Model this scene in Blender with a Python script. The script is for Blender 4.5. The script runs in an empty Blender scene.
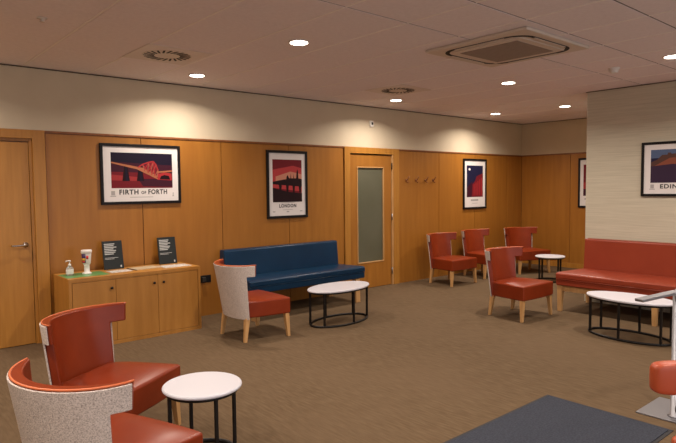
import bpy, bmesh, math, random
from mathutils import Vector, Matrix
random.seed(4)
C = bpy.context.scene.collection
PI = math.pi
ZC, ZP, XE, XP, YP = 2.703, 2.085, 10.112, 7.34, -2.64

# ------------------------------------------------------------------ materials
def mat(name, col, rough=.5, metal=0., spec=.5, coat=0., trans=0., emit=None, estr=0.):
    m = bpy.data.materials.new(name); m.use_nodes = True
    b = m.node_tree.nodes['Principled BSDF']
    b.inputs['Base Color'].default_value = (*col, 1)
    b.inputs['Roughness'].default_value = rough
    b.inputs['Metallic'].default_value = metal
    b.inputs['Specular IOR Level'].default_value = spec
    b.inputs['Coat Weight'].default_value = coat
    b.inputs['Transmission Weight'].default_value = trans
    if emit:
        b.inputs['Emission Color'].default_value = (*emit, 1)
        b.inputs['Emission Strength'].default_value = estr
    return m

def noisy(name, c1, c2, scale=(1, 1, 1), nscale=5., detail=4., lo=.3, hi=.7, bump=0., bdist=.002, c3=None, **kw):
    """principled material whose colour runs between c1 and c2 along a stretched noise"""
    m = mat(name, c1, **kw)
    nt = m.node_tree; N = nt.nodes; L = nt.links
    b = N['Principled BSDF']
    tc = N.new('ShaderNodeTexCoord'); mp = N.new('ShaderNodeMapping'); mp.inputs['Scale'].default_value = scale
    no = N.new('ShaderNodeTexNoise'); no.inputs['Scale'].default_value = nscale; no.inputs['Detail'].default_value = detail
    cr = N.new('ShaderNodeValToRGB')
    cr.color_ramp.elements[0].position = lo; cr.color_ramp.elements[0].color = (*c1, 1)
    cr.color_ramp.elements[1].position = hi; cr.color_ramp.elements[1].color = (*c2, 1)
    L.new(tc.outputs['Object'], mp.inputs['Vector']); L.new(mp.outputs[0], no.inputs['Vector'])
    L.new(no.outputs['Fac'], cr.inputs['Fac'])
    out = cr.outputs['Color']
    if c3:
        n2 = N.new('ShaderNodeTexNoise'); n2.inputs['Scale'].default_value = 1.1; n2.inputs['Detail'].default_value = 3
        L.new(tc.outputs['Object'], n2.inputs['Vector'])
        r2 = N.new('ShaderNodeValToRGB'); r2.color_ramp.elements[0].position = .4; r2.color_ramp.elements[1].position = .65
        r2.color_ramp.elements[1].color = (.55, .55, .55, 1)
        L.new(n2.outputs['Fac'], r2.inputs['Fac'])
        mx = N.new('ShaderNodeMixRGB'); mx.inputs['Color2'].default_value = (*c3, 1)
        L.new(r2.outputs['Color'], mx.inputs['Fac']); L.new(out, mx.inputs['Color1']); out = mx.outputs['Color']
    L.new(out, b.inputs['Base Color'])
    if bump:
        bp = N.new('ShaderNodeBump'); bp.inputs['Strength'].default_value = bump; bp.inputs['Distance'].default_value = bdist
        L.new(no.outputs['Fac'], bp.inputs['Height']); L.new(bp.outputs[0], b.inputs['Normal'])
    return m

M = {}
M['wood'] = noisy('oak_veneer', (.325, .128, .018), (.41, .172, .027), (7, 7, .6), 2.2, 6, .3, .72, rough=.38, c3=(.33, .126, .017))
M['wood_dark'] = noisy('reddish_trim', (.20, .07, .02), (.28, .10, .03), (6, 6, .6), 3, 4, rough=.4)
M['wood_frame'] = noisy('door_frame_oak', (.39, .17, .026), (.47, .215, .038), (9, 9, .7), 3, 5, rough=.38)
M['wood_cab'] = noisy('cabinet_oak', (.40, .175, .030), (.48, .222, .044), (6, 6, .8), 2.5, 6, rough=.42)
M['leg'] = noisy('beech_leg', (.52, .29, .11), (.62, .36, .15), (12, 12, 2), 3, 4, rough=.4)
M['gap'] = mat('dark_gap', (.06, .022, .008), .8)
M['plaster'] = noisy('cream_plaster', (.61, .525, .385), (.65, .565, .42), (1, 1, 1), 3, 3, rough=.85)
M['paper'] = noisy('grasscloth_wallpaper', (.50, .465, .355), (.61, .57, .45), (1.6, 1.0, 40), 2.6, 8, .30, .70, bump=.15, rough=.75)
M['ceil'] = noisy('ceiling_tile', (.82, .745, .76), (.87, .795, .81), (1, 1, 1), 30, 3, rough=.9)
M['ceil_gap'] = mat('ceiling_grid', (.13, .09, .075), .8)
M['ceil_lit_edge'] = mat('lit_tile_edge', (.92, .86, .82), .6)  # paler than the tiles, standing in for light caught on their edges
M['carpet'] = noisy('brown_carpet', (.108, .070, .038), (.150, .102, .058), (9, 1.3, 1), 6, 8, .35, .68, bump=.25, bdist=.003, c3=(.142, .094, .054), rough=.95, spec=.15)
M['mat'] = noisy('grey_mat', (.036, .041, .055), (.056, .062, .080), (1, 1, 1), 90, 4, rough=.95, bump=.3, spec=.1)
M['mat_edge'] = mat('rubber_edge', (.018, .017, .02), .7)
M['leather'] = noisy('red_leather', (.200, .025, .006), (.240, .033, .008), (1, 1, 1), 6, 4, rough=.31, spec=.32, bump=.05)
M['leather_bright'] = noisy('orange_leather', (.38, .062, .022), (.44, .078, .028), (1, 1, 1), 6, 4, rough=.34, bump=.05)
M['bench_red'] = noisy('red_bench_vinyl', (.25, .038, .016), (.28, .045, .019), (1, 1, 1), 5, 4, rough=.38, spec=.35, bump=.05)
M['bench_blue'] = noisy('blue_bench_vinyl', (.0015, .025, .066), (.003, .032, .080), (1, 1, 1), 5, 4, rough=.32, spec=.35, bump=.05)
M['piping'] = mat('orange_piping', (.62, .15, .05), .4)
M['tweed'] = noisy('grey_tweed', (.33, .28, .25), (.70, .62, .57), (1, 1, 1.3), 170, 5, .30, .58, bump=.5, rough=.95, spec=.1)
M['top'] = mat('white_laminate', (.66, .665, .73), .35)
M['black'] = mat('black_steel', (.009, .007, .006), .45, spec=.3)
M['steel'] = mat('brushed_steel', (.30, .30, .32), .48, 1.)
M['chrome'] = mat('chrome', (.6, .58, .55), .2, 1.)
M['white'] = mat('white_plastic', (.80, .77, .73), .45)
M['cream'] = mat('cream_metal', (.66, .58, .50), .5)
M['cream2'] = mat('cream_panel', (.74, .66, .62), .6)
M['slot'] = mat('dark_slot', (.02, .016, .013), .8)
M['grille'] = noisy('intake_grille', (.24, .19, .155), (.33, .27, .225), (60, 4, 1), 4, 2, rough=.7)
M['pblack'] = mat('black_frame', (.007, .006, .007), .45, spec=.25)
M['print'] = mat('white_print', (.78, .75, .74), .6)
M['ink'] = mat('black_ink', (.03, .03, .035), .6)
M['ink_grey'] = mat('grey_ink', (.40, .39, .39), .6)
M['board'] = mat('charcoal_board', (.016, .021, .022), .45, spec=.3)
M['boardtext'] = mat('pale_text', (.50, .52, .52), .6)
M['green'] = mat('green_mat', (.10, .30, .10), .35)
M['leaflet'] = noisy('pale_leaflet', (.45, .42, .38), (.75, .72, .68), (1, 1, 1), 40, 3, .4, .6, rough=.5)
M['beige'] = noisy('tan_magazine', (.42, .33, .20), (.60, .50, .35), (1, 1, 1), 30, 3, rough=.5)
M['clearp'] = mat('clear_plastic', (.80, .86, .88), .12, trans=.75)
M['purple'] = mat('purple_label', (.05, .02, .10), .5)
M['yellow'] = mat('yellow_label', (.80, .45, .04), .5)
M['redl'] = mat('red_label', (.65, .03, .04), .5)
M['bluel'] = mat('blue_label', (.10, .25, .55), .5)
M['glow'] = mat('lamp_glow', (1, 1, 1), .5, emit=(1, .90, .76), estr=16.)
M['frost'] = noisy('frosted_glass', (.155, .160, .105), (.19, .19, .13), (1, 1, 1), 2, 3, rough=.35, trans=.35)
def ar(n, c): M[n] = mat(n, c, .5, spec=.2)
ar('art_night', (.012, .007, .022)); ar('art_plum', (.050, .009, .022)); ar('art_crimson', (.17, .012, .020)); ar('art_rose', (.34, .035, .038))
ar('art_red', (.40, .030, .035)); ar('art_gold', (.42, .15, .075)); ar('art_orange', (.36, .13, .085)); ar('art_shadow', (.016, .004, .007))
ar('art_blush', (.58, .25, .17)); ar('art_navy', (.014, .014, .048)); ar('art_steelblue', (.09, .13, .24)); ar('art_umber', (.095, .045, .035)); ar('art_violet', (.040, .022, .050))
ar('art_coral', (.46, .05, .055)); ar('art_ember', (.24, .075, .045))

# ------------------------------------------------------------------ helpers
def obj(name, bm, m, parent=None, smooth=False, bevel=0., seg=2, loc=None, rotz=None, sub=0):
    me = bpy.data.meshes.new(name)
    bmesh.ops.recalc_face_normals(bm, faces=bm.faces[:])
    bm.to_mesh(me); bm.free()
    for mm in (m if isinstance(m, (list, tuple)) else [m]): me.materials.append(M[mm] if isinstance(mm, str) else mm)
    if smooth or bevel:
        for p in me.polygons: p.use_smooth = True
    o = bpy.data.objects.new(name, me); C.objects.link(o)
    if parent: o.parent = parent
    if bevel:
        b = o.modifiers.new('bevel', 'BEVEL'); b.width = bevel; b.segments = seg; b.limit_method = 'ANGLE'; b.angle_limit = math.radians(38)
        b.harden_normals = True
    if sub:
        s = o.modifiers.new('sub', 'SUBSURF'); s.levels = sub; s.render_levels = sub
    if loc: o.location = loc
    if rotz is not None: o.rotation_euler.z = rotz
    return o

def tag(o, label, cat, group=None, kind=None):
    if label: o['label'] = label
    if cat: o['category'] = cat
    if group: o['group'] = group
    if kind: o['kind'] = kind
    return o

def thing(name, label, cat, loc=(0, 0, 0), rotz=0., group=None):
    o = bpy.data.objects.new(name, None); C.objects.link(o); o.empty_display_size = .1
    o.location = loc; o.rotation_euler = (0, 0, rotz)
    return tag(o, label, cat, group)

def struct(name, bm, m, parent=None, **kw):
    o = obj(name, bm, m, parent, **kw)
    if not parent: o['kind'] = 'structure'
    return o

def dup(root, loc, rotz, label):
    r = root.copy(); C.objects.link(r); r.location = loc; r.rotation_euler = (0, 0, rotz); r['label'] = label
    for ch in list(root.children):
        c = ch.copy(); C.objects.link(c); c.parent = r
        for g in list(ch.children):
            d = g.copy(); C.objects.link(d); d.parent = c
    return r

def box(bm, x0, x1, y0, y1, z0, z1, mi=0):
    v = [bm.verts.new((x, y, z)) for x in (x0, x1) for y in (y0, y1) for z in (z0, z1)]
    for f in ((0, 1, 3, 2), (4, 6, 7, 5), (0, 4, 5, 1), (2, 3, 7, 6), (0, 2, 6, 4), (1, 5, 7, 3)):
        fc = bm.faces.new([v[i] for i in f]); fc.material_index = mi
    return bm
def B(*a):
    bm = bmesh.new(); box(bm, *a); return bm
def frustum(bm, p0, p1, w0, w1, d0=None, d1=None):
    """tapered square bar from p0 (half widths w0) to p1 (w1)"""
    d0 = d0 or w0; d1 = d1 or w1
    q = []
    for p, w, d in ((p0, w0, d0), (p1, w1, d1)):
        q += [bm.verts.new((p[0] + sx * w, p[1] + sy * d, p[2])) for sx, sy in ((-1, -1), (1, -1), (1, 1), (-1, 1))]
    bm.faces.new(q[:4][::-1]); bm.faces.new(q[4:])
    for i in range(4): j = (i + 1) % 4; bm.faces.new((q[i], q[j], q[4 + j], q[4 + i]))
    return bm
def tube(bm, pts, r, n=12, closed=False, cap=True, ry=None):
    pts = [Vector(p) for p in pts]; rings = []
    for i, p in enumerate(pts):
        a = pts[(i - 1) % len(pts)] if closed or i else pts[0]; b = pts[(i + 1) % len(pts)] if closed or i < len(pts) - 1 else pts[-1]
        t = (b - a).normalized(); up = Vector((0, 0, 1)) if abs(t.z) < .9 else Vector((1, 0, 0))
        s = t.cross(up).normalized(); u = s.cross(t).normalized()
        rings.append([bm.verts.new(p + s * r * math.cos(k * 2 * PI / n) + u * (ry or r) * math.sin(k * 2 * PI / n)) for k in range(n)])
    m = len(rings)
    for i in range(m if closed else m - 1):
        A, Bq = rings[i], rings[(i + 1) % m]
        for k in range(n): bm.faces.new((A[k], A[(k + 1) % n], Bq[(k + 1) % n], Bq[k]))
    if cap and not closed: bm.faces.new(rings[0][::-1]); bm.faces.new(rings[-1])
    return bm
def lathe(bm, prof, n=32, cx=0, cy=0, ax=1., ay=1., mi=None):
    rings = []
    for r, z in prof:
        rings.append([bm.verts.new((cx + r * ax * math.cos(k * 2 * PI / n), cy + r * ay * math.sin(k * 2 * PI / n), z)) for k in range(n)])
    for i in range(len(rings) - 1):
        for k in range(n):
            f = bm.faces.new((rings[i][k], rings[i][(k + 1) % n], rings[i + 1][(k + 1) % n], rings[i + 1][k]))
            if mi: f.material_index = mi[i]
    bm.faces.new(rings[0][::-1]); bm.faces.new(rings[-1])
    return bm
def ell_disc(bm, a, b, z0, z1, n=56, rnd=.006):
    prof = [(1 - rnd / a, z0), (1, z0 + rnd), (1, z1 - rnd), (1 - rnd / a, z1)]
    return lathe(bm, prof, n, 0, 0, a, b)

# ------------------------------------------------------------------ shell
YB, XL = -9.0, -3.2
struct('floor', B(XL, XE + .1, YB, 2.2, -.1, 0), 'carpet')

# ceiling: tiles on a 0.6 m grid in one mesh, with the carrier grid behind the joints
bm = bmesh.new()
box(bm, XL, XE + .12, YB, .14, ZC + .004, ZC + .08, 1)
gx = [1.41 + .6 * k for k in range(-8, 16)]
yl = [-3.305 + .6 * k for k in range(-10, 7)]
for i in range(len(gx) - 1):
    x0, x1 = max(gx[i], XL), min(gx[i + 1], XE + .1)
    if x1 <= x0: continue
    for j in range(len(yl) - 1):
        y0, y1 = max(yl[j], YB), min(yl[j + 1], .1)
        if y1 <= y0: continue
        g0 = .008 if yl[j] < -3.2 else .0012
        g1 = .008 if yl[j + 1] < -3.2 else .0012
        box(bm, x0 + .0050, x1 - .0025, y0 + g0, y1 - g1, ZC, ZC + .004, 0)
        box(bm, x1 - .0165, x1 - .0030, y0 + g0, y1 - g1, ZC - .004, ZC, 2)
struct('ceiling', bm, ['ceil', 'ceil_gap', 'ceil_lit_edge'])

# long wall with the two door openings
bm = bmesh.new()
D1 = (.55, 1.464, 2.025); D2 = (5.585, 6.50, 2.005)
for x0, x1, z0, z1 in ((XL, D1[0], 0, ZC), (D1[0], D1[1], D1[2], ZC), (D1[1], D2[0], 0, ZC), (D2[0], D2[1], D2[2], ZC), (D2[1], XE + .1, 0, ZC)):
    box(bm, x0, x1, .02, .14, z0, z1)
wl = struct('wall_back', bm, 'plaster')
struct('wall_above_panels', B(XL, XE, .004, .02, ZP, ZC), 'plaster')
bm = bmesh.new()
for x0, x1 in ((XL, .45), (1.566, 5.49), (6.62, XE)): box(bm, x0, x1, .012, .021, 0, ZP)
struct('trim_1', bm, 'gap')
px = [1.570, 2.536, 3.521, 4.519, 5.488]
segs = list(zip(px, px[1:])) + [(6.622, 7.606), (7.606, 8.60), (8.60, 9.60), (9.60, XE)] + [(XL, -1.7), (-1.7, -.65), (-.65, .447)]
for x0, x1 in segs:
    struct('wood_panel', B(x0 + .004, x1 - .004, 0, .012, .0, ZP - .012), 'wood', wl)
struct('trim_2', B(XL, XE, -.012, .02, ZP - .010, ZP + .012), 'wood_dark', bevel=.002)

bm = bmesh.new()
box(bm, XL, XE, -.014, .004, ZC - .010, ZC - .0045); box(bm, XE - .010, XE + .004, YP + .014, -.014, ZC - .010, ZC - .0045)
box(bm, XP - .014, XP, YB, YP + .014, ZC - .010, ZC - .0045); box(bm, XP, XE - .010, YP, YP + .014, ZC - .010, ZC - .0045)
struct('shadow_trim_5', bm, 'gap')  # thin perimeter angle, dark colour stands in for shade at the ceiling joint
# end wall
we = struct('wall_end', B(XE + .02, XE + .12, YP - .6, .14, 0, ZC), 'plaster')
struct('wall_end_plaster', B(XE + .004, XE + .02, YP, .02, ZP, ZC), 'plaster')
struct('trim_3', B(XE + .012, XE + .021, YP, .02, 0, ZP), 'gap')
for y0, y1 in ((-.992, 0), (-1.99, -.992), (YP, -1.99)):
    struct('wood_panel', B(XE, XE + .012, y0 + .004, y1 - .004, 0, ZP - .012), 'wood', we)
struct('trim_4', B(XE - .012, XE + .02, YP, 0, ZP - .010, ZP + .012), 'wood_dark', bevel=.002)
struct('baseboard_end', B(XE - .014, XE, YP, -.001, 0, .09), 'wood_frame', bevel=.003)
# wallpapered block wall on the right
struct('wall_right', B(XP, XE + .12, YB, YP, 0, ZC), 'paper')
struct('wall_left', B(XL - .1, XL, YB, .14, 0, ZC), 'plaster')
bm = bmesh.new()
WX0, WX1, WZ = -2.2, 5.8, 2.35
box(bm, XL - .1, WX0, YB - .1, YB, 0, ZC); box(bm, WX1, XE, YB - .1, YB, 0, ZC); box(bm, WX0, WX1, YB - .1, YB, WZ, ZC)
struct('wall_front', bm, 'plaster')
wn = thing('assumed_window_1', None, None); wn['kind'] = 'structure'  # glazed entrance assumed behind the camera, unseen, to let front light in
bm = bmesh.new()
for k in range(6): x = WX0 + (WX1 - WX0 - .06) * k / 5; box(bm, x, x + .06, YB - .09, YB - .01, 0, WZ)
box(bm, WX0, WX1, YB - .085, YB - .015, 0, .06); box(bm, WX0, WX1, YB - .085, YB - .015, WZ - .06, WZ)
obj('assumed_window_frame', bm, 'steel', wn)
struct('pavement', B(XL - 6, XE + 4, YB - 12, YB - .1, -.12, -.02), 'white')
ld = bpy.data.lights.new('added_daylight', 'AREA'); ld.shape = 'RECTANGLE'; ld.size = WX1 - WX0; ld.size_y = WZ; ld.energy = 110; ld.color = (.95, .93, 1)  # unseen lamp added so surfaces facing the camera get bright enough
lo = bpy.data.objects.new('added_daylight', ld); C.objects.link(lo); lo.location = ((WX0 + WX1) / 2, YB - .3, WZ / 2); lo.rotation_euler = (PI / 2, 0, 0)
# corridor behind the glazed door
bm = bmesh.new()
box(bm, 4.6, 7.5, 2.1, 2.2, 0, 2.6); box(bm, 4.5, 4.6, .14, 2.2, 0, 2.6); box(bm, 7.5, 7.6, .14, 2.2, 0, 2.6); box(bm, 4.5, 7.6, .14, 2.2, 2.6, 2.7)
struct('wall_corridor', bm, 'plaster')

# doors
d1 = thing('door_1', None, None); d1['kind'] = 'structure'
bm = bmesh.new()
for x0, x1, z0, z1 in ((D1[1] - .012, 1.566, 0, 2.097), (.45, D1[0] + .012, 0, 2.097), (D1[0] + .012, D1[1] - .012, D1[2] - .012, 2.097)):
    box(bm, x0, x1, -.022, .13, z0, z1)
obj('door_frame', bm, 'wood_frame', d1, bevel=.003)
bm = bmesh.new(); box(bm, 1.425, D1[1] - .012, .005, .055, 0, D1[2] - .012); box(bm, D1[0] + .012, .585, .005, .055, 0, D1[2] - .012)
box(bm, .585, 1.425, .005, .055, D1[2] - .04, D1[2] - .012)
obj('door_stop', bm, 'wood_frame', d1, bevel=.002)
leaf = obj('door_leaf', B(.590, 1.421, .016, .058, .006, D1[2] - .045), 'wood_frame', d1, bevel=.002)
bm = bmesh.new(); lathe(bm, [(.026, 0), (.026, .008), (.011, .010), (.011, .05)], 24)
for v in bm.verts: v.co = Vector((1.365 + v.co.x, .016 - v.co.z, .985 + v.co.y))
tube(bm, [(1.372, -.034, .985), (1.340, -.038, .985), (1.26, -.036, .982), (1.232, -.026, .981)], .0095, 12)
tag(obj('door_handle', bm, 'chrome', leaf, smooth=True), 'satin chrome lever handle', None)

d2 = thing('door_2', None, None); d2['kind'] = 'structure'
bm = bmesh.new()
box(bm, 5.49, 5.595, -.022, .13, 0, ZP + .01); box(bm, 6.50, 6.62, -.022, .13, 0, ZP + .01); box(bm, 5.595, 6.50, -.022, .13, 2.005, ZP + .01)
obj('door_frame', bm, 'wood_frame', d2, bevel=.003)
obj('door_stop', B(6.472, 6.50, -.012, .05, 0, 2.005), 'leg', d2, bevel=.003)
bm = bmesh.new()
gx0, gx1, gz0, gz1 = 5.75, 6.30, .383, 1.812
for a in ((5.602, gx0, .006, 1.990), (gx1, 6.463, .006, 1.990)): box(bm, a[0], a[1], .004, .048, a[2], a[3])
box(bm, gx0, gx1, .004, .048, .006, gz0); box(bm, gx0, gx1, .004, .048, gz1, 1.990)
lf = obj('door_leaf', bm, 'wood', d2)
obj('glass_pane', B(gx0, gx1, .022, .030, gz0, gz1), 'frost', lf)
bm = bmesh.new(); w = .014
box(bm, gx0 - .002, gx0 + w, -.002, .022, gz0, gz1); box(bm, gx1 - w, gx1 + .002, -.002, .022, gz0, gz1)
box(bm, gx0, gx1, -.002, .022, gz0 - .002, gz0 + w); box(bm, gx0, gx1, -.002, .022, gz1 - w, gz1 + .002)
obj('glazing_bead', bm, 'leg', lf, bevel=.003)
for z in (1.83, .22, 1.05):
    bm = bmesh.new(); tube(bm, [(6.468, -.008, z - .05), (6.468, -.008, z + .05)], .009, 10)
    obj('hinge', bm, 'steel' if z < 1.5 else 'black', d2, smooth=True)

# ------------------------------------------------------------------ ceiling fittings
def make_light():
    t = thing('ceiling_light', 'x', 'ceiling light', group='round recessed ceiling downlights')
    bm = bmesh.new(); lathe(bm, [(.074, -.001), (.086, -.001), (.088, -.004), (.084, -.008), (.072, -.008)], 40)
    obj('trim_ring', bm, 'white', t, smooth=True)
    bm = bmesh.new(); lathe(bm, [(.072, -.0082), (.072, -.0095), (.055, -.011), (.01, -.0125)], 40)
    obj('diffuser', bm, 'glow', t, smooth=True)
    ld = bpy.data.lights.new('downlight_lamp', 'AREA'); ld.shape = 'DISK'; ld.size = .15; ld.energy = 27; ld.color = (1, .865, .745); ld.spread = math.radians(150)
    lo = bpy.data.objects.new('lamp', ld); C.objects.link(lo); lo.parent = t; lo.location = (0, 0, -.018)
    return t
LIGHTS = [
 (2.917, -2.378, 'large bright round downlight between the round vent and the air conditioner panel'),
 (2.911, -.613, 'round downlight beside the left round ceiling vent, nearest the left door'),
 (5.864, -.674, 'round downlight above the frosted glass door, beside the second round vent'),
 (5.928, -2.395, 'round downlight just beyond the far edge of the air conditioner panel'),
 (8.264, -.646, 'smallest round downlight, farthest away above the pair of red chairs'),
 (8.352, -1.804, 'round downlight close to the top corner of the wallpapered wall'),
 (5.949, -4.13, 'round downlight at the right edge of the ceiling near the smoke detector'),
]
OFF = [(.3, -.65, 'by the left door'), (0, -2.4, 'left of the lounge chairs'), (0, -4.13, 'above the tweed backed chair'), (2.92, -4.13, 'above the grey floor mat'),
       (0, -5.9, 'above the viewer'), (2.92, -5.9, 'behind the steel stand'), (5.95, -5.9, 'by the long wallpapered wall'), (-2.2, -2.4, 'on the far left side'), (-2.2, -4.13, 'on the left side of the ceiling'),
       (1.5, -7.6, 'at the rear of the room'), (4.6, -7.6, 'at the rear right of the room')]
L0 = make_light()
for i, (x, y, lab) in enumerate(LIGHTS):
    if i == 0: L0.location = (x, y, ZC); L0['label'] = lab
    else: dup(L0, (x, y, ZC), 0, lab)
for x, y, lab in OFF: dup(L0, (x, y, ZC), 0, 'round downlight outside the picture ' + lab)

def make_vent():
    t = thing('ceiling_vent', 'x', 'air vent', group='round swirl ceiling vents')
    obj('face_plate', B(-.295, .295, -.295, .295, -.006, -.0005), 'cream2', t, bevel=.002)
    bm = bmesh.new(); lathe(bm, [(.215, -.006), (.212, -.009), (.01, -.0095)], 48); obj('swirl_plate', bm, 'cream', t)
    bm = bmesh.new()
    for k in range(22):
        a = k * 2 * PI / 22; r0, r1, w = .112, .202, .0095; sk = .18
        c, s = math.cos(a), math.sin(a); c1, s1 = math.cos(a + sk), math.sin(a + sk)
        top, bot = -.0092, -.0115
        q = []
        for z in (top, bot):
            for (r, cc, ss, sg) in ((r0, c, s, -1), (r1, c1, s1, -1), (r1, c1, s1, 1), (r0, c, s, 1)):
                q.append(bm.verts.new((r * cc - sg * w * s, r * ss + sg * w * c, z)))
        bm.faces.new(q[4:]); bm.faces.new(q[:4][::-1])
        for i in range(4): j = (i + 1) % 4; bm.faces.new((q[i], q[j], q[4 + j], q[4 + i]))
    obj('slots', bm, 'slot', t)
    return t
v0 = make_vent(); v0.location = (2.275, -1.285, ZC); v0['label'] = 'round swirl ceiling vent with radial slots above the noticeboards, nearer of the two'
dup(v0, (5.28, -1.26, ZC), .1, 'farther round swirl ceiling vent, above the frosted glass door')

# ceiling cassette
t = thing('air_conditioner', 'square ceiling cassette air conditioner with curved dark louvre slots and central grille', 'air conditioner', (4.44, -3.335, ZC))
obj('panel', B(-.495, .495, -.495, .495, -.028, -.0005), 'cream', t, bevel=.012, seg=3)
def rr(r, hw, n=8):
    pts = []
    for k, (sx, sy) in enumerate(((1, 1), (-1, 1), (-1, -1), (1, -1))):
        for i in range(n + 1):
            a = k * PI / 2 + i * PI / 2 / n
            pts.append((sx * (hw - r) + r * math.cos(a), sy * (hw - r) + r * math.sin(a)))
    return pts
bm = bmesh.new()
o_, i_ = rr(.17, .420), rr(.15, .388)
for z0, z1 in ((-.030, -.027),):
    n = len(o_)
    V = [[bm.verts.new((x, y, z)) for x, y in ring] for ring, z in ((o_, z0), (i_, z0), (i_, z1), (o_, z1))]
    for a in range(4):
        for k in range(n): bm.faces.new((V[a][k], V[a][(k + 1) % n], V[(a + 1) % 4][(k + 1) % n], V[(a + 1) % 4][k]))
obj('louvre_slot', bm, 'slot', t)
for k in range(4):
    bm = bmesh.new(); box(bm, -.24, .24, .396, .414, -.037, -.031)
    bmesh.ops.rotate(bm, verts=bm.verts, cent=(0, 0, 0), matrix=Matrix.Rotation(k * PI / 2, 3, 'Z'))
    obj('louvre_blade', bm, 'cream', t, bevel=.003)
obj('centre_panel', B(-.345, .345, -.345, .345, -.036, -.026), 'cream', t, bevel=.005)
obj('intake_grille', B(-.28, .28, -.28, .28, -.040, -.034), 'grille', t, bevel=.003)

t = thing('smoke_detector', 'small white round smoke detector on the ceiling above the wallpapered wall', 'smoke detector', (6.068, -3.536, ZC))
bm = bmesh.new(); lathe(bm, [(.052, 0), (.054, -.004), (.054, -.016), (.050, -.02)], 32); obj('base', bm, 'white', t, smooth=True)
bm = bmesh.new(); lathe(bm, [(.046, -.0205), (.040, -.030), (.040, -.040), (.036, -.048), (.018, -.052)], 32); obj('sensing_head', bm, 'white', t, smooth=True)
bm = bmesh.new(); lathe(bm, [(.034, 0), (.034, -.006), (.012, -.008), (.010, -.022), (.018, -.024), (.016, -.028)], 24)
tag(obj('sprinkler_cap', bm, 'cream', smooth=True, loc=(1.129, -1.80, ZC)), 'small beige ceiling sprinkler cap in the top left of the picture', 'sprinkler')
t = thing('wall_sensor', 'small white wall sensor with dark window high above the frosted door', 'sensor', (6.037, .004, 2.45))
obj('housing', B(-.032, .032, -.028, 0, -.045, .045), 'white', t, bevel=.005)
obj('lens', B(-.012, .018, -.032, -.026, -.018, .020), 'slot', t)

# ------------------------------------------------------------------ wall things
def text_mesh(s, size, width=None):
    cu = bpy.data.curves.new('lettering', 'FONT'); cu.body = s; cu.size = size; cu.align_x = 'CENTER'; cu.align_y = 'CENTER'
    cu.extrude = .0004; cu.offset = size * .030; cu.space_character = 1.15; cu.resolution_u = 3
    o = bpy.data.objects.new('lettering', cu); C.objects.link(o)
    dg = bpy.context.evaluated_depsgraph_get(); dg.update()
    me = bpy.data.meshes.new_from_object(o.evaluated_get(dg)); bpy.data.objects.remove(o)
    xs = [v.co.x for v in me.vertices]; w = max(xs) - min(xs)
    if width:
        for v in me.vertices: v.co.x *= width / w
    for v in me.vertices: v.co = Vector((v.co.x, -v.co.z, v.co.y))
    return me

def poly(bm, pts, y, mi):
    """flat piece of artwork, 0.3 mm thick, at depth y on the print (x right, z up)"""
    f = [bm.verts.new((x, y, z)) for x, z in pts]; b = [bm.verts.new((x, y + .0003, z)) for x, z in pts]
    a = bm.faces.new(f); a.material_index = mi
    for i in range(len(pts)):
        j = (i + 1) % len(pts); q = bm.faces.new((f[i], b[i], b[j], f[j])); q.material_index = mi

def poster(name_lab, loc, rotz, W, Hh, fw, pic, art, title=None, tz=0, tsize=.05, twidth=None, small=()):
    """origin at the centre of the back of the frame, facing local -Y"""
    t = thing('framed_poster', name_lab, 'poster', loc, rotz, 'framed travel posters on the walls')
    bm = bmesh.new(); w, h = W / 2, Hh / 2
    box(bm, -w, w, -.025, 0, h - fw, h); box(bm, -w, w, -.025, 0, -h, -h + fw)
    box(bm, -w, -w + fw, -.025, 0, -h + fw, h - fw); box(bm, w - fw, w, -.025, 0, -h + fw, h - fw)
    obj('frame', bm, 'pblack', t, bevel=.003)
    obj('print', B(-w + fw, w - fw, -.012, -.002, -h + fw, h - fw), 'print', t)
    mats, fn = art
    bm = bmesh.new(); fn(bm, *pic); obj('picture', bm, mats, t)
    for word, cx, dz, size, wd in (title or ()):
        me = text_mesh(word, size, wd); me.materials.append(M['ink'])
        o = bpy.data.objects.new('lettering', me); C.objects.link(o); o.parent = t; o.location = (cx, -.0130, tz + dz)
    if small:
        for x0, x1, z, hh in small: obj('small_print', B(x0, x1, -.0128, -.0122, z, z + hh), 'ink_grey', t)
    return t

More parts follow.
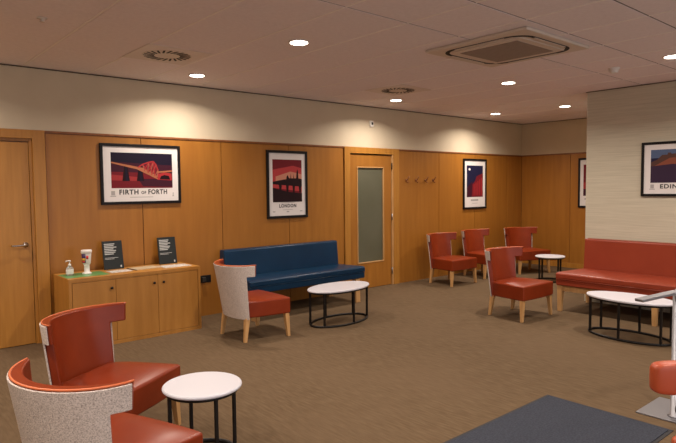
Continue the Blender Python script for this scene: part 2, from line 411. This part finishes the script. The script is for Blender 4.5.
def art_forth(bm, x0, z0, x1, z1):
    W, Hh = x1 - x0, z1 - z0
    P = lambda pts, l, mi: poly(bm, [(x0 + a * W, z0 + b * Hh) for a, b in pts], -.0124 - l * .0004, mi)
    P([(0, 0), (1, 0), (1, 1), (0, 1)], 0, 0)
    P([(0, .40), (1, .40), (1, .66), (0, .74)], 1, 1)
    P([(0, .20), (1, .20), (1, .42), (0, .46)], 1.6, 2)
    P([(0, .0), (1, .0), (1, .24), (0, .22)], 1.8, 2); P([(0, .22), (.45, .2), (.5, .3), (0, .38)], 2.2, 3)
    P([(.50, .05), (1, .03), (1, .27), (.42, .26)], 2.4, 1)
    for a in (.17, .40): P([(a, .20), (a + .12, .20), (a + .09, .60), (a + .035, .62)], 3, 5); P([(a + .055, .20), (a + .10, .20), (a + .075, .58), (a + .05, .60)], 3.4, 0)
    P([(.0, .74), (.0, .70), (.5, .50), (.72, .30), (.74, .35), (.5, .58)], 4, 6)
    # cantilever tower outline and lattice
    def bar(a, b, w, mi, l=5):
        dx, dz = b[0] - a[0], (b[1] - a[1]) * Hh / W; n = math.hypot(dx, dz); ox, oz = -dz / n * w, dx / n * w * W / Hh
        P([(a[0] - ox, a[1] - oz), (b[0] - ox, b[1] - oz), (b[0] + ox, b[1] + oz), (a[0] + ox, a[1] + oz)], l, mi)
    P([(.45, .54), (.58, .70), (.68, .76), (.76, .56), (.76, .30), (.7, .30)], 3.8, 2)
    top = [(.42, .58), (.50, .68), (.60, .74), (.68, .77), (.72, .68), (.755, .52), (.76, .30)]
    for a, b in zip(top, top[1:]): bar(a, b, .010, 4)
    for k in range(7): bar(top[min(k // 1, 5)], (.50 + k * .04, .50 - k * .03), .006, 7, 5.4)
    for a, b in (((.50, .68), (.60, .44)), ((.60, .74), (.66, .40)), ((.68, .77), (.70, .34)), ((.60, .74), (.52, .48)), ((.68, .77), (.58, .44)), ((.72, .68), (.64, .38))): bar(a, b, .006, 4, 5.8)
    bar((.42, .55), (.76, .26), .012, 6, 6.2)
    P([(.74, .24), (.99, .22), (.98, .42), (.86, .46), (.76, .40)], 6.4, 4); P([(.78, .25), (.96, .24), (.94, .35), (.86, .38), (.80, .34)], 6.8, 5)
    bar((.74, .46), (1., .50), .012, 6, 7)

def art_london(bm, x0, z0, x1, z1):
    W, Hh = x1 - x0, z1 - z0
    P = lambda pts, l, mi: poly(bm, [(x0 + a * W, z0 + b * Hh) for a, b in pts], -.0124 - l * .0004, mi)
    P([(0, 0), (1, 0), (1, 1), (0, 1)], 0, 0)
    P([(0, .45), (1, .45), (1, .80), (.7, .86), (0, .76)], 1, 1); P([(.1, .45), (1, .45), (1, .66), (.6, .72), (.1, .60)], 2, 2)
    sky = [(0, .48), (.28, .52), (.46, .54), (.47, .60), (.50, .64), (.53, .60), (.56, .56), (.60, .56), (.61, .68), (.63, .56), (.70, .56), (.71, .66), (.73, .56), (.80, .56), (.82, .72), (.845, .78), (.87, .72), (.88, .56), (1, .54), (1, .36), (0, .42)]
    P(sky, 3, 3)
    P([(0, .42), (1, .36), (1, .24), (0, .34)], 4, 1)
    for a in (.06, .30, .52, .74): P([(a + .14, .42), (a + .24, .40), (a + .22, .22), (a + .17, .22)], 5, 3)
    P([(0, .34), (.5, .24), (1, .20), (1, 0), (0, 0)], 6, 3)

def art_tower(bm, x0, z0, x1, z1):
    W, Hh = x1 - x0, z1 - z0
    P = lambda pts, l, mi: poly(bm, [(x0 + a * W, z0 + b * Hh) for a, b in pts], -.0124 - l * .0004, mi)
    P([(0, 0), (1, 0), (1, 1), (0, 1)], 0, 0)
    P([(0, .3), (.35, .5), (.35, 0), (0, 0)], 1, 1)
    P([(.30, 0), (.34, .40), (.52, .52), (.60, .66), (.98, .76), (1, .76), (1, 0)], 2, 2)
    for k in range(5): P([(.42 + .12 * k, .05), (.47 + .12 * k, .05), (.47 + .12 * k, .42 + .05 * k), (.42 + .12 * k, .40 + .05 * k)], 3, 3)
    P([(.16 + .07 * math.cos(a), .88 + .04 * math.sin(a)) for a in [k * PI / 5 for k in range(10)]], 3, 4)

def art_pink(bm, x0, z0, x1, z1):
    W, Hh = x1 - x0, z1 - z0
    P = lambda pts, l, mi: poly(bm, [(x0 + a * W, z0 + b * Hh) for a, b in pts], -.0124 - l * .0004, mi)
    P([(0, 0), (1, 0), (1, 1), (0, 1)], 0, 0); P([(0, .0), (1, 0), (1, .40), (.5, .5), (0, .42)], 1, 1); P([(0, 0), (1, 0), (1, .2), (0, .22)], 2, 2)

def art_hill(bm, x0, z0, x1, z1):
    W, Hh = x1 - x0, z1 - z0
    P = lambda pts, l, mi: poly(bm, [(x0 + a * W, z0 + b * Hh) for a, b in pts], -.0124 - l * .0004, mi)
    P([(0, 0), (1, 0), (1, 1), (0, 1)], 0, 0); P([(0, .55), (1, .55), (1, .80), (0, .74)], .5, 1)
    P([(.0, .62), (.10, .70), (.18, .84), (.26, .84), (.27, .90), (.31, .90), (.33, .86), (.46, .88), (.48, .95), (.54, .95), (.56, .88), (.72, .86), (.84, .72), (1, .64), (1, .3), (0, .4)], 1, 2)
    P([(.05, .50), (.3, .74), (.52, .76), (.42, .55), (.2, .45)], 2, 3)
    P([(0, .50), (.35, .56), (.6, .50), (1, .46), (1, 0), (0, 0)], 3, 4)

poster('wide black framed poster of a red railway bridge titled FIRTH OF FORTH above the cabinet', (2.535, 0, 1.677), 0, .895, .648, .030,
       (-.335, -.150, .350, .230), (['art_night', 'art_plum', 'art_crimson', 'art_rose', 'art_red', 'art_shadow', 'art_gold', 'art_orange'], art_forth),
       (('FIRTH', -.150, 0, .072, .208), ('OF', .013, -.006, .044, .054), ('FORTH', .174, 0, .072, .218)), -.195, .05, None, [(-.34, -.30, -.225, .045), (-.35, -.29, -.24, .010), (.345, .365, -.245, .012), (.35, .36, -.23, .028), (-.14, .12, -.252, .006)])
poster('tall black framed poster of a red city skyline titled LONDON above the blue bench', (4.49, 0, 1.558), 0, .655, .885, .034,
       (-.235, -.230, .235, .325), (['art_crimson', 'art_coral', 'art_blush', 'art_shadow'], art_london),
       (('LONDON', 0, 0, .062, .275),), -.282, .05, None, [(-.11, .11, -.243, .005), (-.08, .08, -.335, .006), (-.24, -.20, -.36, .012), (-.02, .02, -.365, .016), (.20, .24, -.36, .012)])
poster('tall black framed poster with navy sky and red building above the pair of red chairs', (8.585, 0, 1.551), 0, .68, .885, .034,
       (-.235, -.230, .235, .325), (['art_navy', 'art_plum', 'art_crimson', 'art_red', 'print'], art_tower), None, 0, .05, None,
       [(-.12, .10, -.300, .030), (-.08, .08, -.345, .006)])
poster('black framed poster mostly hidden behind the edge of the wallpapered wall', (XE, -1.48, 1.551), -PI / 2, .66, .885, .034,
       (-.235, -.230, .235, .325), (['art_crimson', 'art_rose', 'art_plum'], art_pink), None, 0, .05, None, [(-.21, .10, -.300, .030)])
poster('wide black framed poster of a castle hill at dusk on the wallpapered wall', (XP, -3.775, 1.690), -PI / 2, .90, .640, .030,
       (-.345, -.160, .345, .228), (['art_steelblue', 'art_navy', 'art_umber', 'art_ember', 'art_violet'], art_hill),
       (('EDINBURGH', 0, 0, .068, .475),), -.205, .05, None, [(-.345, -.305, -.225, .045), (-.355, -.295, -.24, .010)])

# coat hooks
for k, x in enumerate((6.80, 7.03, 7.26, 7.45)):
    t = thing('coat_hook', ['leftmost', 'second from left', 'third from left', 'rightmost'][k] + ' of four small brown coat hooks right of the frosted door', 'coat hook', (x, 0, 1.615), 0, 'small brown coat hooks on the panelling')
    bm = bmesh.new(); lathe(bm, [(.022, 0), (.022, .008), (.018, .012)], 16)
    for v in bm.verts: v.co = Vector((v.co.x, -v.co.z, v.co.y))
    obj('mount', bm, 'wood_dark', t, smooth=True)
    bm = bmesh.new(); tube(bm, [(0, -.008, .0), (0, -.035, .015), (0, -.060, .055)], .008, 8); tube(bm, [(0, -.008, -.005), (0, -.028, -.035), (0, -.05, -.030)], .007, 8)
    obj('peg', bm, 'wood_dark', t, smooth=True)

t = thing('wall_socket', 'black double wall socket on the panelling between cabinet and tweed chair', 'wall socket', (3.27, 0, .44))
obj('face_plate', B(-.075, .075, -.010, 0, -.044, .044), 'pblack', t, bevel=.003)
obj('plug', B(-.055, -.005, -.045, -.010, -.03, .025), 'slot', t, bevel=.005)

# ------------------------------------------------------------------ cabinet and what stands on it
CX0, CX1, CY0, CY1, CZ = 1.585, 2.925, -.555, -.06, .682
t = thing('cabinet', 'low oak veneer cabinet with three doors against the panelled wall', 'cabinet', (0, 0, 0))
bm = bmesh.new()
box(bm, CX0, CX1, CY0, CY1, CZ - .030, CZ)
box(bm, CX0, CX0 + .028, CY0, CY1, 0, CZ - .030); box(bm, CX1 - .028, CX1, CY0, CY1, 0, CZ - .030)
box(bm, CX0 + .028, CX1 - .028, CY1 - .012, CY1, 0, CZ - .030); box(bm, CX0 + .028, CX1 - .028, CY0, CY1 - .012, 0, .035)
box(bm, CX0 + .028, CX1 - .028, CY0 + .002, CY0 + .03, CZ - .040, CZ - .030)
obj('body', bm, 'wood_cab', t, bevel=.0015)
dx = [CX0 + .031, 2.020, 2.448, CX1 - .031]
for k in range(3):
    d = obj('door', B(dx[k] + .0015, dx[k + 1] - .0015, CY0 + .001, CY0 + .019, .038, CZ - .043), 'wood_cab', t, bevel=.0015)
    kx = (dx[k + 1] - .045, dx[k + 1] - .045, dx[k] + .055)[k]
    bm = bmesh.new(); lathe(bm, [(.006, 0), (.006, .010), (.013, .016), (.013, .022), (.008, .026)], 16)
    for v in bm.verts: v.co = Vector((kx + v.co.x, CY0 + .001 - v.co.z, .560 + v.co.y))
    tag(obj('knob', bm, 'black', d, smooth=True), 'small black knob', None)

def flat(name, cx, cy, w, d, z0, h, rz, m, label, cat, n=1):
    bm = bmesh.new()
    for k in range(n):
        q = bmesh.new(); hh = h / n
        box(bm, -w / 2 + .003 * k, w / 2 + .003 * k, -d / 2 + .002 * k, d / 2 + .002 * k, k * hh, (k + 1) * hh - (.0003 if n > 1 else 0)); q.free()
    return tag(obj(name, bm, m, loc=(cx, cy, z0), rotz=rz), label, cat)
flat('green_mat', 1.795, -.325, .40, .30, CZ, .0015, 0, 'green', 'thin shiny green mat under the sanitiser bottle on the cabinet', 'mat')
flat('leaflet', 2.14, -.335, .215, .16, CZ, .003, .05, 'leaflet', 'white leaflet lying in front of the left charcoal notice', 'leaflet', 2)
t = thing('magazine', 'tan magazine with dark spine lying between the two charcoal notices', 'magazine', (2.42, -.285, CZ), .12)
obj('cover', B(-.135, .15, -.10, .10, 0, .006), 'beige', t)
obj('spine', B(-.15, -.135, -.10, .10, 0, .0062), 'ink', t)
flat('leaflet', 2.725, -.355, .30, .21, CZ, .003, 0, 'leaflet', 'wide white patterned leaflet lying in front of the right charcoal notice', 'leaflet', 2)

def notice(cx, cy, lab, W=.205, Hh=.30, lean=math.radians(11), rz=0):
    t = thing('notice_board', lab, 'sign', (cx, cy, CZ), rz, 'charcoal notices leaning on the wall')
    R = Matrix.Rotation(-lean, 3, 'X')
    bm = B(-W / 2, W / 2, 0, .014, 0, Hh); bmesh.ops.rotate(bm, verts=bm.verts, cent=(0, 0, 0), matrix=R)
    obj('board', bm, 'board', t, bevel=.002)
    bm = bmesh.new(); r = random.Random(7)
    for k in range(7): box(bm, -.085, -.085 + r.uniform(.09, .145), -.0012, -.0002, .262 - k * .0175, .2715 - k * .0175)
    b2 = B(.066, .080, -.0012, -.0002, .018, .040); bmesh.ops.rotate(b2, verts=b2.verts, cent=(0, 0, 0), matrix=R); obj('emblem', b2, 'boardtext', t)
    b3 = bmesh.new()
    for k in range(2): box(b3, -.085, .05 - .04 * k, -.0012, -.0002, .120 - k * .012, .124 - k * .012)
    bmesh.ops.rotate(b3, verts=b3.verts, cent=(0, 0, 0), matrix=R); obj('caption', b3, 'boardtext', t)
    bmesh.ops.rotate(bm, verts=bm.verts, cent=(0, 0, 0), matrix=R)
    obj('small_text', bm, 'boardtext', t)
    bm = bmesh.new(); frustum(bm, (0, .12 - .0, 0), (0, .052, .16), .03, .012, .004, .004)
    obj('prop', bm, 'board', t)
notice(2.155, -.150, 'left charcoal notice with pale text standing beside the white canister')
notice(2.755, -.140, 'right charcoal notice with pale text standing near the cabinet end', rz=-.05)

t = thing('sanitiser_bottle', 'small clear pump bottle of hand sanitiser with white label on green mat', 'bottle', (1.672, -.30, CZ + .0015))
bm = bmesh.new(); lathe(bm, [(.026, 0), (.030, .006), (.030, .068), (.026, .080), (.013, .090), (.012, .096)], 28, ax=1.15, ay=.8); obj('body', bm, 'clearp', t, smooth=True)
bm = bmesh.new(); lathe(bm, [(.0305, .016), (.0309, .018), (.0309, .060), (.0305, .062)], 28, ax=1.15, ay=.8); obj('label', bm, 'white', t, smooth=True)
bm = bmesh.new(); lathe(bm, [(.014, .094), (.014, .112), (.006, .115), (.005, .135), (.012, .137), (.011, .150)], 20)
tube(bm, [(0, 0, .144), (-.028, -.004, .144), (-.038, -.006, .138)], .005, 10); obj('pump', bm, 'white', t, smooth=True)

t = thing('donation_canister', 'tall white flared canister with purple and yellow label beside the sanitiser bottle', 'canister', (1.835, -.29, CZ + .0015))
bm = bmesh.new(); lathe(bm, [(.044, 0), (.046, .006), (.040, .014), (.026, .020), (.025, .085), (.032, .095)], 32); obj('stand', bm, 'white', t, smooth=True)
bm = bmesh.new(); lathe(bm, [(.032, .0955), (.038, .110), (.044, .19), (.046, .205)], 32); obj('body', bm, 'white', t, smooth=True)
bm = bmesh.new(); lathe(bm, [(.046, .2055), (.051, .210), (.051, .232), (.046, .238), (.020, .240)], 32); obj('lid', bm, 'white', t, smooth=True)
def patch(a0, a1, z0, z1, m, nm='label'):
    bm = bmesh.new(); n = 8; V = []
    for z in (z0, z1):
        r = .0382 + (z - .110) / .08 * .006 if z < .19 else .0445
        V.append([bm.verts.new(((r + .0018) * math.cos(a0 + (a1 - a0) * k / n), (r + .0018) * math.sin(a0 + (a1 - a0) * k / n), z)) for k in range(n + 1)])
    for k in range(n): bm.faces.new((V[0][k], V[0][k + 1], V[1][k + 1], V[1][k]))
    o = obj(nm, bm, m, t, smooth=True); s = o.modifiers.new('s', 'SOLIDIFY'); s.thickness = .0008
patch(math.radians(-185), math.radians(-118), .112, .202, 'purple')
patch(math.radians(-180), math.radians(-122), .135, .158, 'yellow', 'yellow_band')
patch(math.radians(-180), math.radians(-130), .116, .132, 'redl', 'red_band')
patch(math.radians(-112), math.radians(-84), .150, .182, 'redl', 'red_emblem')

# ------------------------------------------------------------------ benches
def bench(name_lab, L_, m, loc, rotz, leg_pos, grp=None, zt=.80, fd=.66, lw=.022, ra=None):
    """back against local +Y, front towards local -Y, length along X (centre origin)"""
    t = thing('bench', name_lab, 'bench', loc, rotz)
    w = L_ / 2
    # backrest with a slight backward lean
    bm = bmesh.new(); n = 10
    def slab(x0, x1, pts):
        V = [[bm.verts.new((x, y, z)) for y, z in pts] for x in (x0, x1)]; k = len(pts)
        bm.faces.new(V[0]); bm.faces.new(V[1][::-1])
        for i in range(k): bm.faces.new((V[0][i], V[0][(i + 1) % k], V[1][(i + 1) % k], V[1][i]))
    slab(-w, w, [(-.15, .34), (-.115, zt - .015), (-.100, zt), (-.01, zt), (0, zt - .02), (0, .30)])
    obj('backrest', bm, m, t, bevel=.014, seg=4)
    zs = .47
    bm = bmesh.new(); slab(-w, w, [(-fd, zs - .075), (-fd, zs - .012), (-fd + .04, zs), (-.145, zs - .020), (-.155, zs - .075)])
    obj('seat', bm, m, t, bevel=.014, seg=4)
    obj('seat_base', B(-w + .003, w - .003, -fd + .006, -.155, zs - .155, zs - .077), m, t, bevel=.012, seg=3)
    bm = bmesh.new(); tube(bm, [(-w + .01, -fd + .001, zs - .077), (w - .01, -fd + .001, zs - .077)], .0045, 8); obj('seat_piping', bm, m, t, smooth=True)
    bm = bmesh.new(); ya = ra or -fd + .045; box(bm, leg_pos[0] + .02, leg_pos[-1] - .02, ya, ya + .03, zs - .225, zs - .156); box(bm, leg_pos[0], leg_pos[-1], -.12, -.09, zs - .225, .30)
    obj('apron', bm, 'leg', t, bevel=.003)
    for x in leg_pos:
        for y, dy in ((-fd + .055, -.01), (-.075, 0)):
            bm = bmesh.new(); frustum(bm, (x, y + dy, 0), (x, y, zs - .156 if y < -.2 else .30), lw, max(lw, .032))
            obj('leg', bm, 'leg', t, bevel=.003)
    return t
bench('long blue leather bench with backrest standing against the oak panelled wall', 1.78, 'bench_blue', (4.352, -.015, 0), 0, [-.80, .77], zt=.775, fd=.68, lw=.036, ra=-.30)
bench('long red leather bench with backrest standing against the wallpapered wall', 1.80, 'bench_red', (XP - .01, -3.595, 0), -PI / 2, [-.86, .21, .84], zt=.83, fd=.84)

# ------------------------------------------------------------------ lounge chairs
def back_pt(u, z, off):
    tm = 1.35; th = u * tm
    k = max(0., min(1., (z - .2) / .55))
    Wz = .298 + .042 * k; Dz = .12 + .106 * k
    yb = .262 + .116 * k
    z = z + .009 * u * u * k; off = off if off < .02 else .0125 + (off - .0125) * (1 - .72 * abs(u) ** 5)
    x = Wz * math.sin(th) / math.sin(tm); y = yb - Dz * (1 - math.cos(th)) / (1 - math.cos(tm))
    tx = Wz * math.cos(th) / math.sin(tm); ty = -Dz * math.sin(th) / (1 - math.cos(tm))
    n = Vector((ty, -tx, 0)).normalized()        # towards the sitter
    return Vector((x, y, z)) + n * off
def shell(off0, off1, zt, zw=.647, zb=.222, u0=.72, umax=1.):
    bm = bmesh.new(); N = 30
    us = [umax * (-1 + 2 * i / N) for i in range(N + 1)]
    us = [(-u0 if abs(u + u0) < 1 / N + 1e-6 and u <= -u0 + 1e-6 else u) for u in us]
    iu0 = min(range(N + 1), key=lambda i: abs(us[i] + u0)); iu1 = N - iu0; us[iu0] = -u0; us[iu1] = u0
    zs = [zb, .30, .38, .46, .53, .60, zw, .68, .72, zt]; kw = 6
    V = {}
    def v(i, j, s):
        if (i, j, s) not in V:
            z = zs[j]
            dz = 0
            V[(i, j, s)] = bm.verts.new(back_pt(us[i], z, (off0, off1)[s]) + Vector((0, 0, dz)))
        return V[(i, j, s)]
    cells = set()
    for i in range(N):
        for j in range(len(zs) - 1):
            if j >= kw or (iu0 <= i < iu1): cells.add((i, j))
    for i, j in cells:
        bm.faces.new((v(i, j, 0), v(i + 1, j, 0), v(i + 1, j + 1, 0), v(i, j + 1, 0)))
        bm.faces.new((v(i, j, 1), v(i, j + 1, 1), v(i + 1, j + 1, 1), v(i + 1, j, 1)))
        for (ni, nj), (a, b) in {(i - 1, j): ((i, j), (i, j + 1)), (i + 1, j): ((i + 1, j), (i + 1, j + 1)), (i, j - 1): ((i, j), (i + 1, j)), (i, j + 1): ((i, j + 1), (i + 1, j + 1))}.items():
            if (ni, nj) not in cells:
                bm.faces.new((v(*a, 0), v(*b, 0), v(*b, 1), v(*a, 1)))
    return bm
def make_chair():
    t = thing('lounge_chair', 'x', 'chair', group='low red leather lounge chairs with winged backs')
    obj('backrest', shell(.0085, .060, .760), 'leather', t, bevel=.008, seg=4)
    tag(obj('back_cover', shell(-.002, .008, .752, umax=.97, u0=.75), 'tweed', t, bevel=.004, seg=2), 'grey tweed fabric on the outside of the back', None)
    bm = bmesh.new()
    N = 30; tube(bm, [back_pt(-1 + 2 * i / N, .758, .010) for i in range(N + 1)], .005, 8)
    obj('piping', bm, 'piping', t, smooth=True)
    # seat: wider at the front, crowned top
    bm = bmesh.new(); n = 10; G = {}
    def gp(i, j):
        u, w = -1 + 2 * i / n, j / n; hw = .310 - .055 * w - .03 * max(0, (w - .75) / .25); return (u * hw, -.268 + .475 * w - .012 * (1 - u * u) * (1 - w))
    for i in range(n + 1):
        for j in range(n + 1):
            x, y = gp(i, j); u, w = -1 + 2 * i / n, -1 + 2 * j / n
            G[(i, j, 1)] = bm.verts.new((x, y, .398 + .020 * (1 - u ** 4) * (1 - w ** 4))); G[(i, j, 0)] = bm.verts.new((x, y, .235))
    for i in range(n):
        for j in range(n):
            for s in (0, 1): bm.faces.new([G[q] for q in ((i, j, s), (i + 1, j, s), (i + 1, j + 1, s), (i, j + 1, s))])
    for k in range(n):
        for a, b in (((k, 0), (k + 1, 0)), ((k, n), (k + 1, n)), ((0, k), (0, k + 1)), ((n, k), (n, k + 1))):
            bm.faces.new((G[(*a, 0)], G[(*b, 0)], G[(*b, 1)], G[(*a, 1)]))
    obj('seat', bm, 'leather', t, bevel=.016, seg=4)
    for sx in (-1, 1):
        bm = bmesh.new(); frustum(bm, (sx * .298, -.242, 0), (sx * .275, -.232, .236), .015, .024); obj('leg', bm, 'leg', t, bevel=.003)
        bm = bmesh.new(); frustum(bm, (sx * .232, .228, 0), (sx * .218, .195, .236), .015, .024); obj('leg', bm, 'leg', t, bevel=.003)
    return t
R = math.radians
CH = [
 (3.196, -1.151, R(89), 'red leather chair with grey tweed back standing left of the blue bench'),
 (5.970, -2.517, R(-1), 'red leather chair standing alone left of the red bench'),
 (7.231, -.552, 0, 'red leather chair nearest the coat hooks, left one of the pair by the panelling'),
 (8.22, -.47, R(-3), 'red leather chair under the navy poster, half hidden between the other red chairs'),
 (9.11, -.72, R(-24), 'dark red leather chair in the far corner behind the small round table'),
 (1.206, -2.749, R(32), 'dark red leather chair in the left foreground facing the round white table'),
 (.863, -3.658, R(111.2), 'nearest lounge chair, pale tweed back towards the viewer and orange rim'),
]
ch0 = make_chair()
for i, (x, y, a, lab) in enumerate(CH):
    if i == 0: ch0.location = (x, y, 0); ch0.rotation_euler.z = a; ch0['label'] = lab
    else: dup(ch0, (x, y, 0), a, lab)

# chair at the right edge: only the end of its padded backrest is in the picture
t = thing('padded_chair', 'orange leather padded chair at the right edge in front of the steel stand', 'chair', (2.722, -5.425, 0), R(-40))
def pad(w, d, h, cz, cy=0, e=.20, n=32):
    bm = bmesh.new(); V = []
    sp = lambda c: math.copysign(abs(c) ** e, c)
    for j in range(n // 2 + 1):
        b = -PI / 2 + PI * j / (n // 2); row = []
        for i in range(n):
            a = 2 * PI * i / n
            row.append(bm.verts.new((w * sp(math.cos(b)) * sp(math.cos(a)), cy + d * sp(math.cos(b)) * math.copysign(abs(math.sin(a)) ** .6, math.sin(a)), cz + h * math.copysign(abs(math.sin(b)) ** .32, math.sin(b)))))
        V.append(row)
    for j in range(n // 2):
        for i in range(n): bm.faces.new((V[j][i], V[j][(i + 1) % n], V[j + 1][(i + 1) % n], V[j + 1][i]))
    bmesh.ops.remove_doubles(bm, verts=bm.verts, dist=1e-5)
    return bm
obj('backrest', pad(.235, .036, .066, .702), 'leather_bright', t, smooth=True)
obj('seat', pad(.19, .20, .045, .43, -.22), 'leather_bright', t, smooth=True)
for sx in (-1, 1):
    bm = bmesh.new(); tube(bm, [(sx * .10, 0, .70), (sx * .10, .03, .55), (sx * .10, -.08, .40)], .012, 10); obj('upright', bm, 'steel', t, smooth=True)
    for sy in (0, 1):
        bm = bmesh.new(); tube(bm, [(sx * .16, -.12 - .30 * sy, .40), (sx * .20, -.05 - .42 * sy, 0)], .013, 10); obj('leg', bm, 'steel', t, smooth=True)

# ------------------------------------------------------------------ tables
def table(lab, loc, rotz, a, b, zt, angs, grp, tr=.012):
    t = thing('coffee_table', lab, 'table', loc, rotz, grp)
    bm = bmesh.new(); ell_disc(bm, a, b, zt - .020, zt); obj('tabletop', bm, 'top', t, smooth=True, bevel=.002)
    ia, ib = a - .030, b - .030
    ring = lambda z: [(ia * math.cos(k * 2 * PI / 48), ib * math.sin(k * 2 * PI / 48), z) for k in range(48)]
    bm = bmesh.new(); tube(bm, ring(zt - .031), .013, 8, closed=True, ry=.010); obj('top_ring', bm, 'black', t, smooth=True)
    bm = bmesh.new(); tube(bm, ring(.012), .013, 8, closed=True, ry=.012); obj('base_ring', bm, 'black', t, smooth=True)
    for q in angs:
        x, y = ia * math.cos(R(q)), ib * math.sin(R(q))
        bm = bmesh.new(); frustum(bm, (x, y, .014), (x, y, zt - .032), tr, tr); obj('leg', bm, 'black', t, bevel=.002)
    return t
S6 = (30, 90, 150, 210, 270, 330)
table('oval coffee table with white top and black frame in front of the blue bench', (4.244, -1.315, 0), R(6), .436, .250, .40, S6, 'oval white coffee tables', .010)
table('oval coffee table with white top and black frame in front of the red bench', (5.881, -3.812, 0), R(86.5), .430, .245, .40, S6, 'oval white coffee tables', .010)
table('small round white table in the foreground between the two nearest chairs', (1.502, -3.305, 0), 0, .219, .219, .42, (-6, 84, 174, 264), 'round white side tables', .009)
table('small round white table in front of the dark red chair in the far corner', (8.50, -1.51, 0), 0, .228, .228, .40, (-114, -24, 66, 156), 'round white side tables', .011)

# ------------------------------------------------------------------ mat and steel stand
t = thing('floor_mat', 'dark grey rectangular entrance mat with black rubber edge on the brown carpet', 'mat', (0, 0, 0))
obj('rubber_edge', B(2.0, 3.815, -4.935, -4.10, 0, .004), 'mat_edge', t)
obj('pile', B(2.022, 3.793, -4.913, -4.122, .0042, .009), 'mat', t)

t = thing('steel_stand', 'brushed steel pedestal stand with square base plate and angled flat arm', 'stand', (4.04, -4.86, 0))
obj('base_plate', B(-.10, .30, -.20, .20, 0, .010), 'steel', t, bevel=.002)
bm = bmesh.new(); lathe(bm, [(.040, .0105), (.040, .016), (.0245, .020), (.0245, .800)], 28); obj('pole', bm, 'steel', t, smooth=True)
bm = bmesh.new()
p0, p1 = Vector((-.375, .085, .806)), Vector((.26, -.10, .850)); dr = (p1 - p0).normalized(); sd = Vector((0, 0, 1)).cross(dr).normalized() * .030; up = dr.cross(sd).normalized() * -.009
q = [bm.verts.new(p + s * sd + k * up) for p in (p0, p1) for s, k in ((-1, -1), (1, -1), (1, 1), (-1, 1))]
bm.faces.new(q[:4][::-1]); bm.faces.new(q[4:])
for i in range(4): j = (i + 1) % 4; bm.faces.new((q[i], q[j], q[4 + j], q[4 + i]))
obj('arm', bm, 'steel', t, bevel=.004)

# ------------------------------------------------------------------ camera, world
yaw, pit, rol, f0, D, H = 0.712027, -0.058449, -0.009877, 579.014, 6.22408, 1.51
f = Vector((math.sin(yaw) * math.cos(pit), math.cos(yaw) * math.cos(pit), math.sin(pit)))
r = Vector((math.cos(yaw), -math.sin(yaw), 0)); u = r.cross(f)
r, u = r * math.cos(rol) + u * math.sin(rol), -r * math.sin(rol) + u * math.cos(rol)
cd = bpy.data.cameras.new('camera'); cam = bpy.data.objects.new('camera', cd); C.objects.link(cam)
cam.matrix_world = Matrix(((r.x, u.x, -f.x, 0), (r.y, u.y, -f.y, -D), (r.z, u.z, -f.z, H), (0, 0, 0, 1)))
cd.sensor_width = 36; cd.lens = f0 / 676 * 36; cd.clip_start = .05
bpy.context.scene.camera = cam
w = bpy.data.worlds.new('world'); bpy.context.scene.world = w; w.use_nodes = True
w.node_tree.nodes['Background'].inputs['Color'].default_value = (.02, .02, .025, 1)
vs = bpy.context.scene.view_settings
bpy.context.scene.display_settings.display_device = 'sRGB'
vs.view_transform = 'Standard'; vs.look = 'None'; vs.gamma = 1; vs.exposure = -.26; vs.use_curve_mapping = False
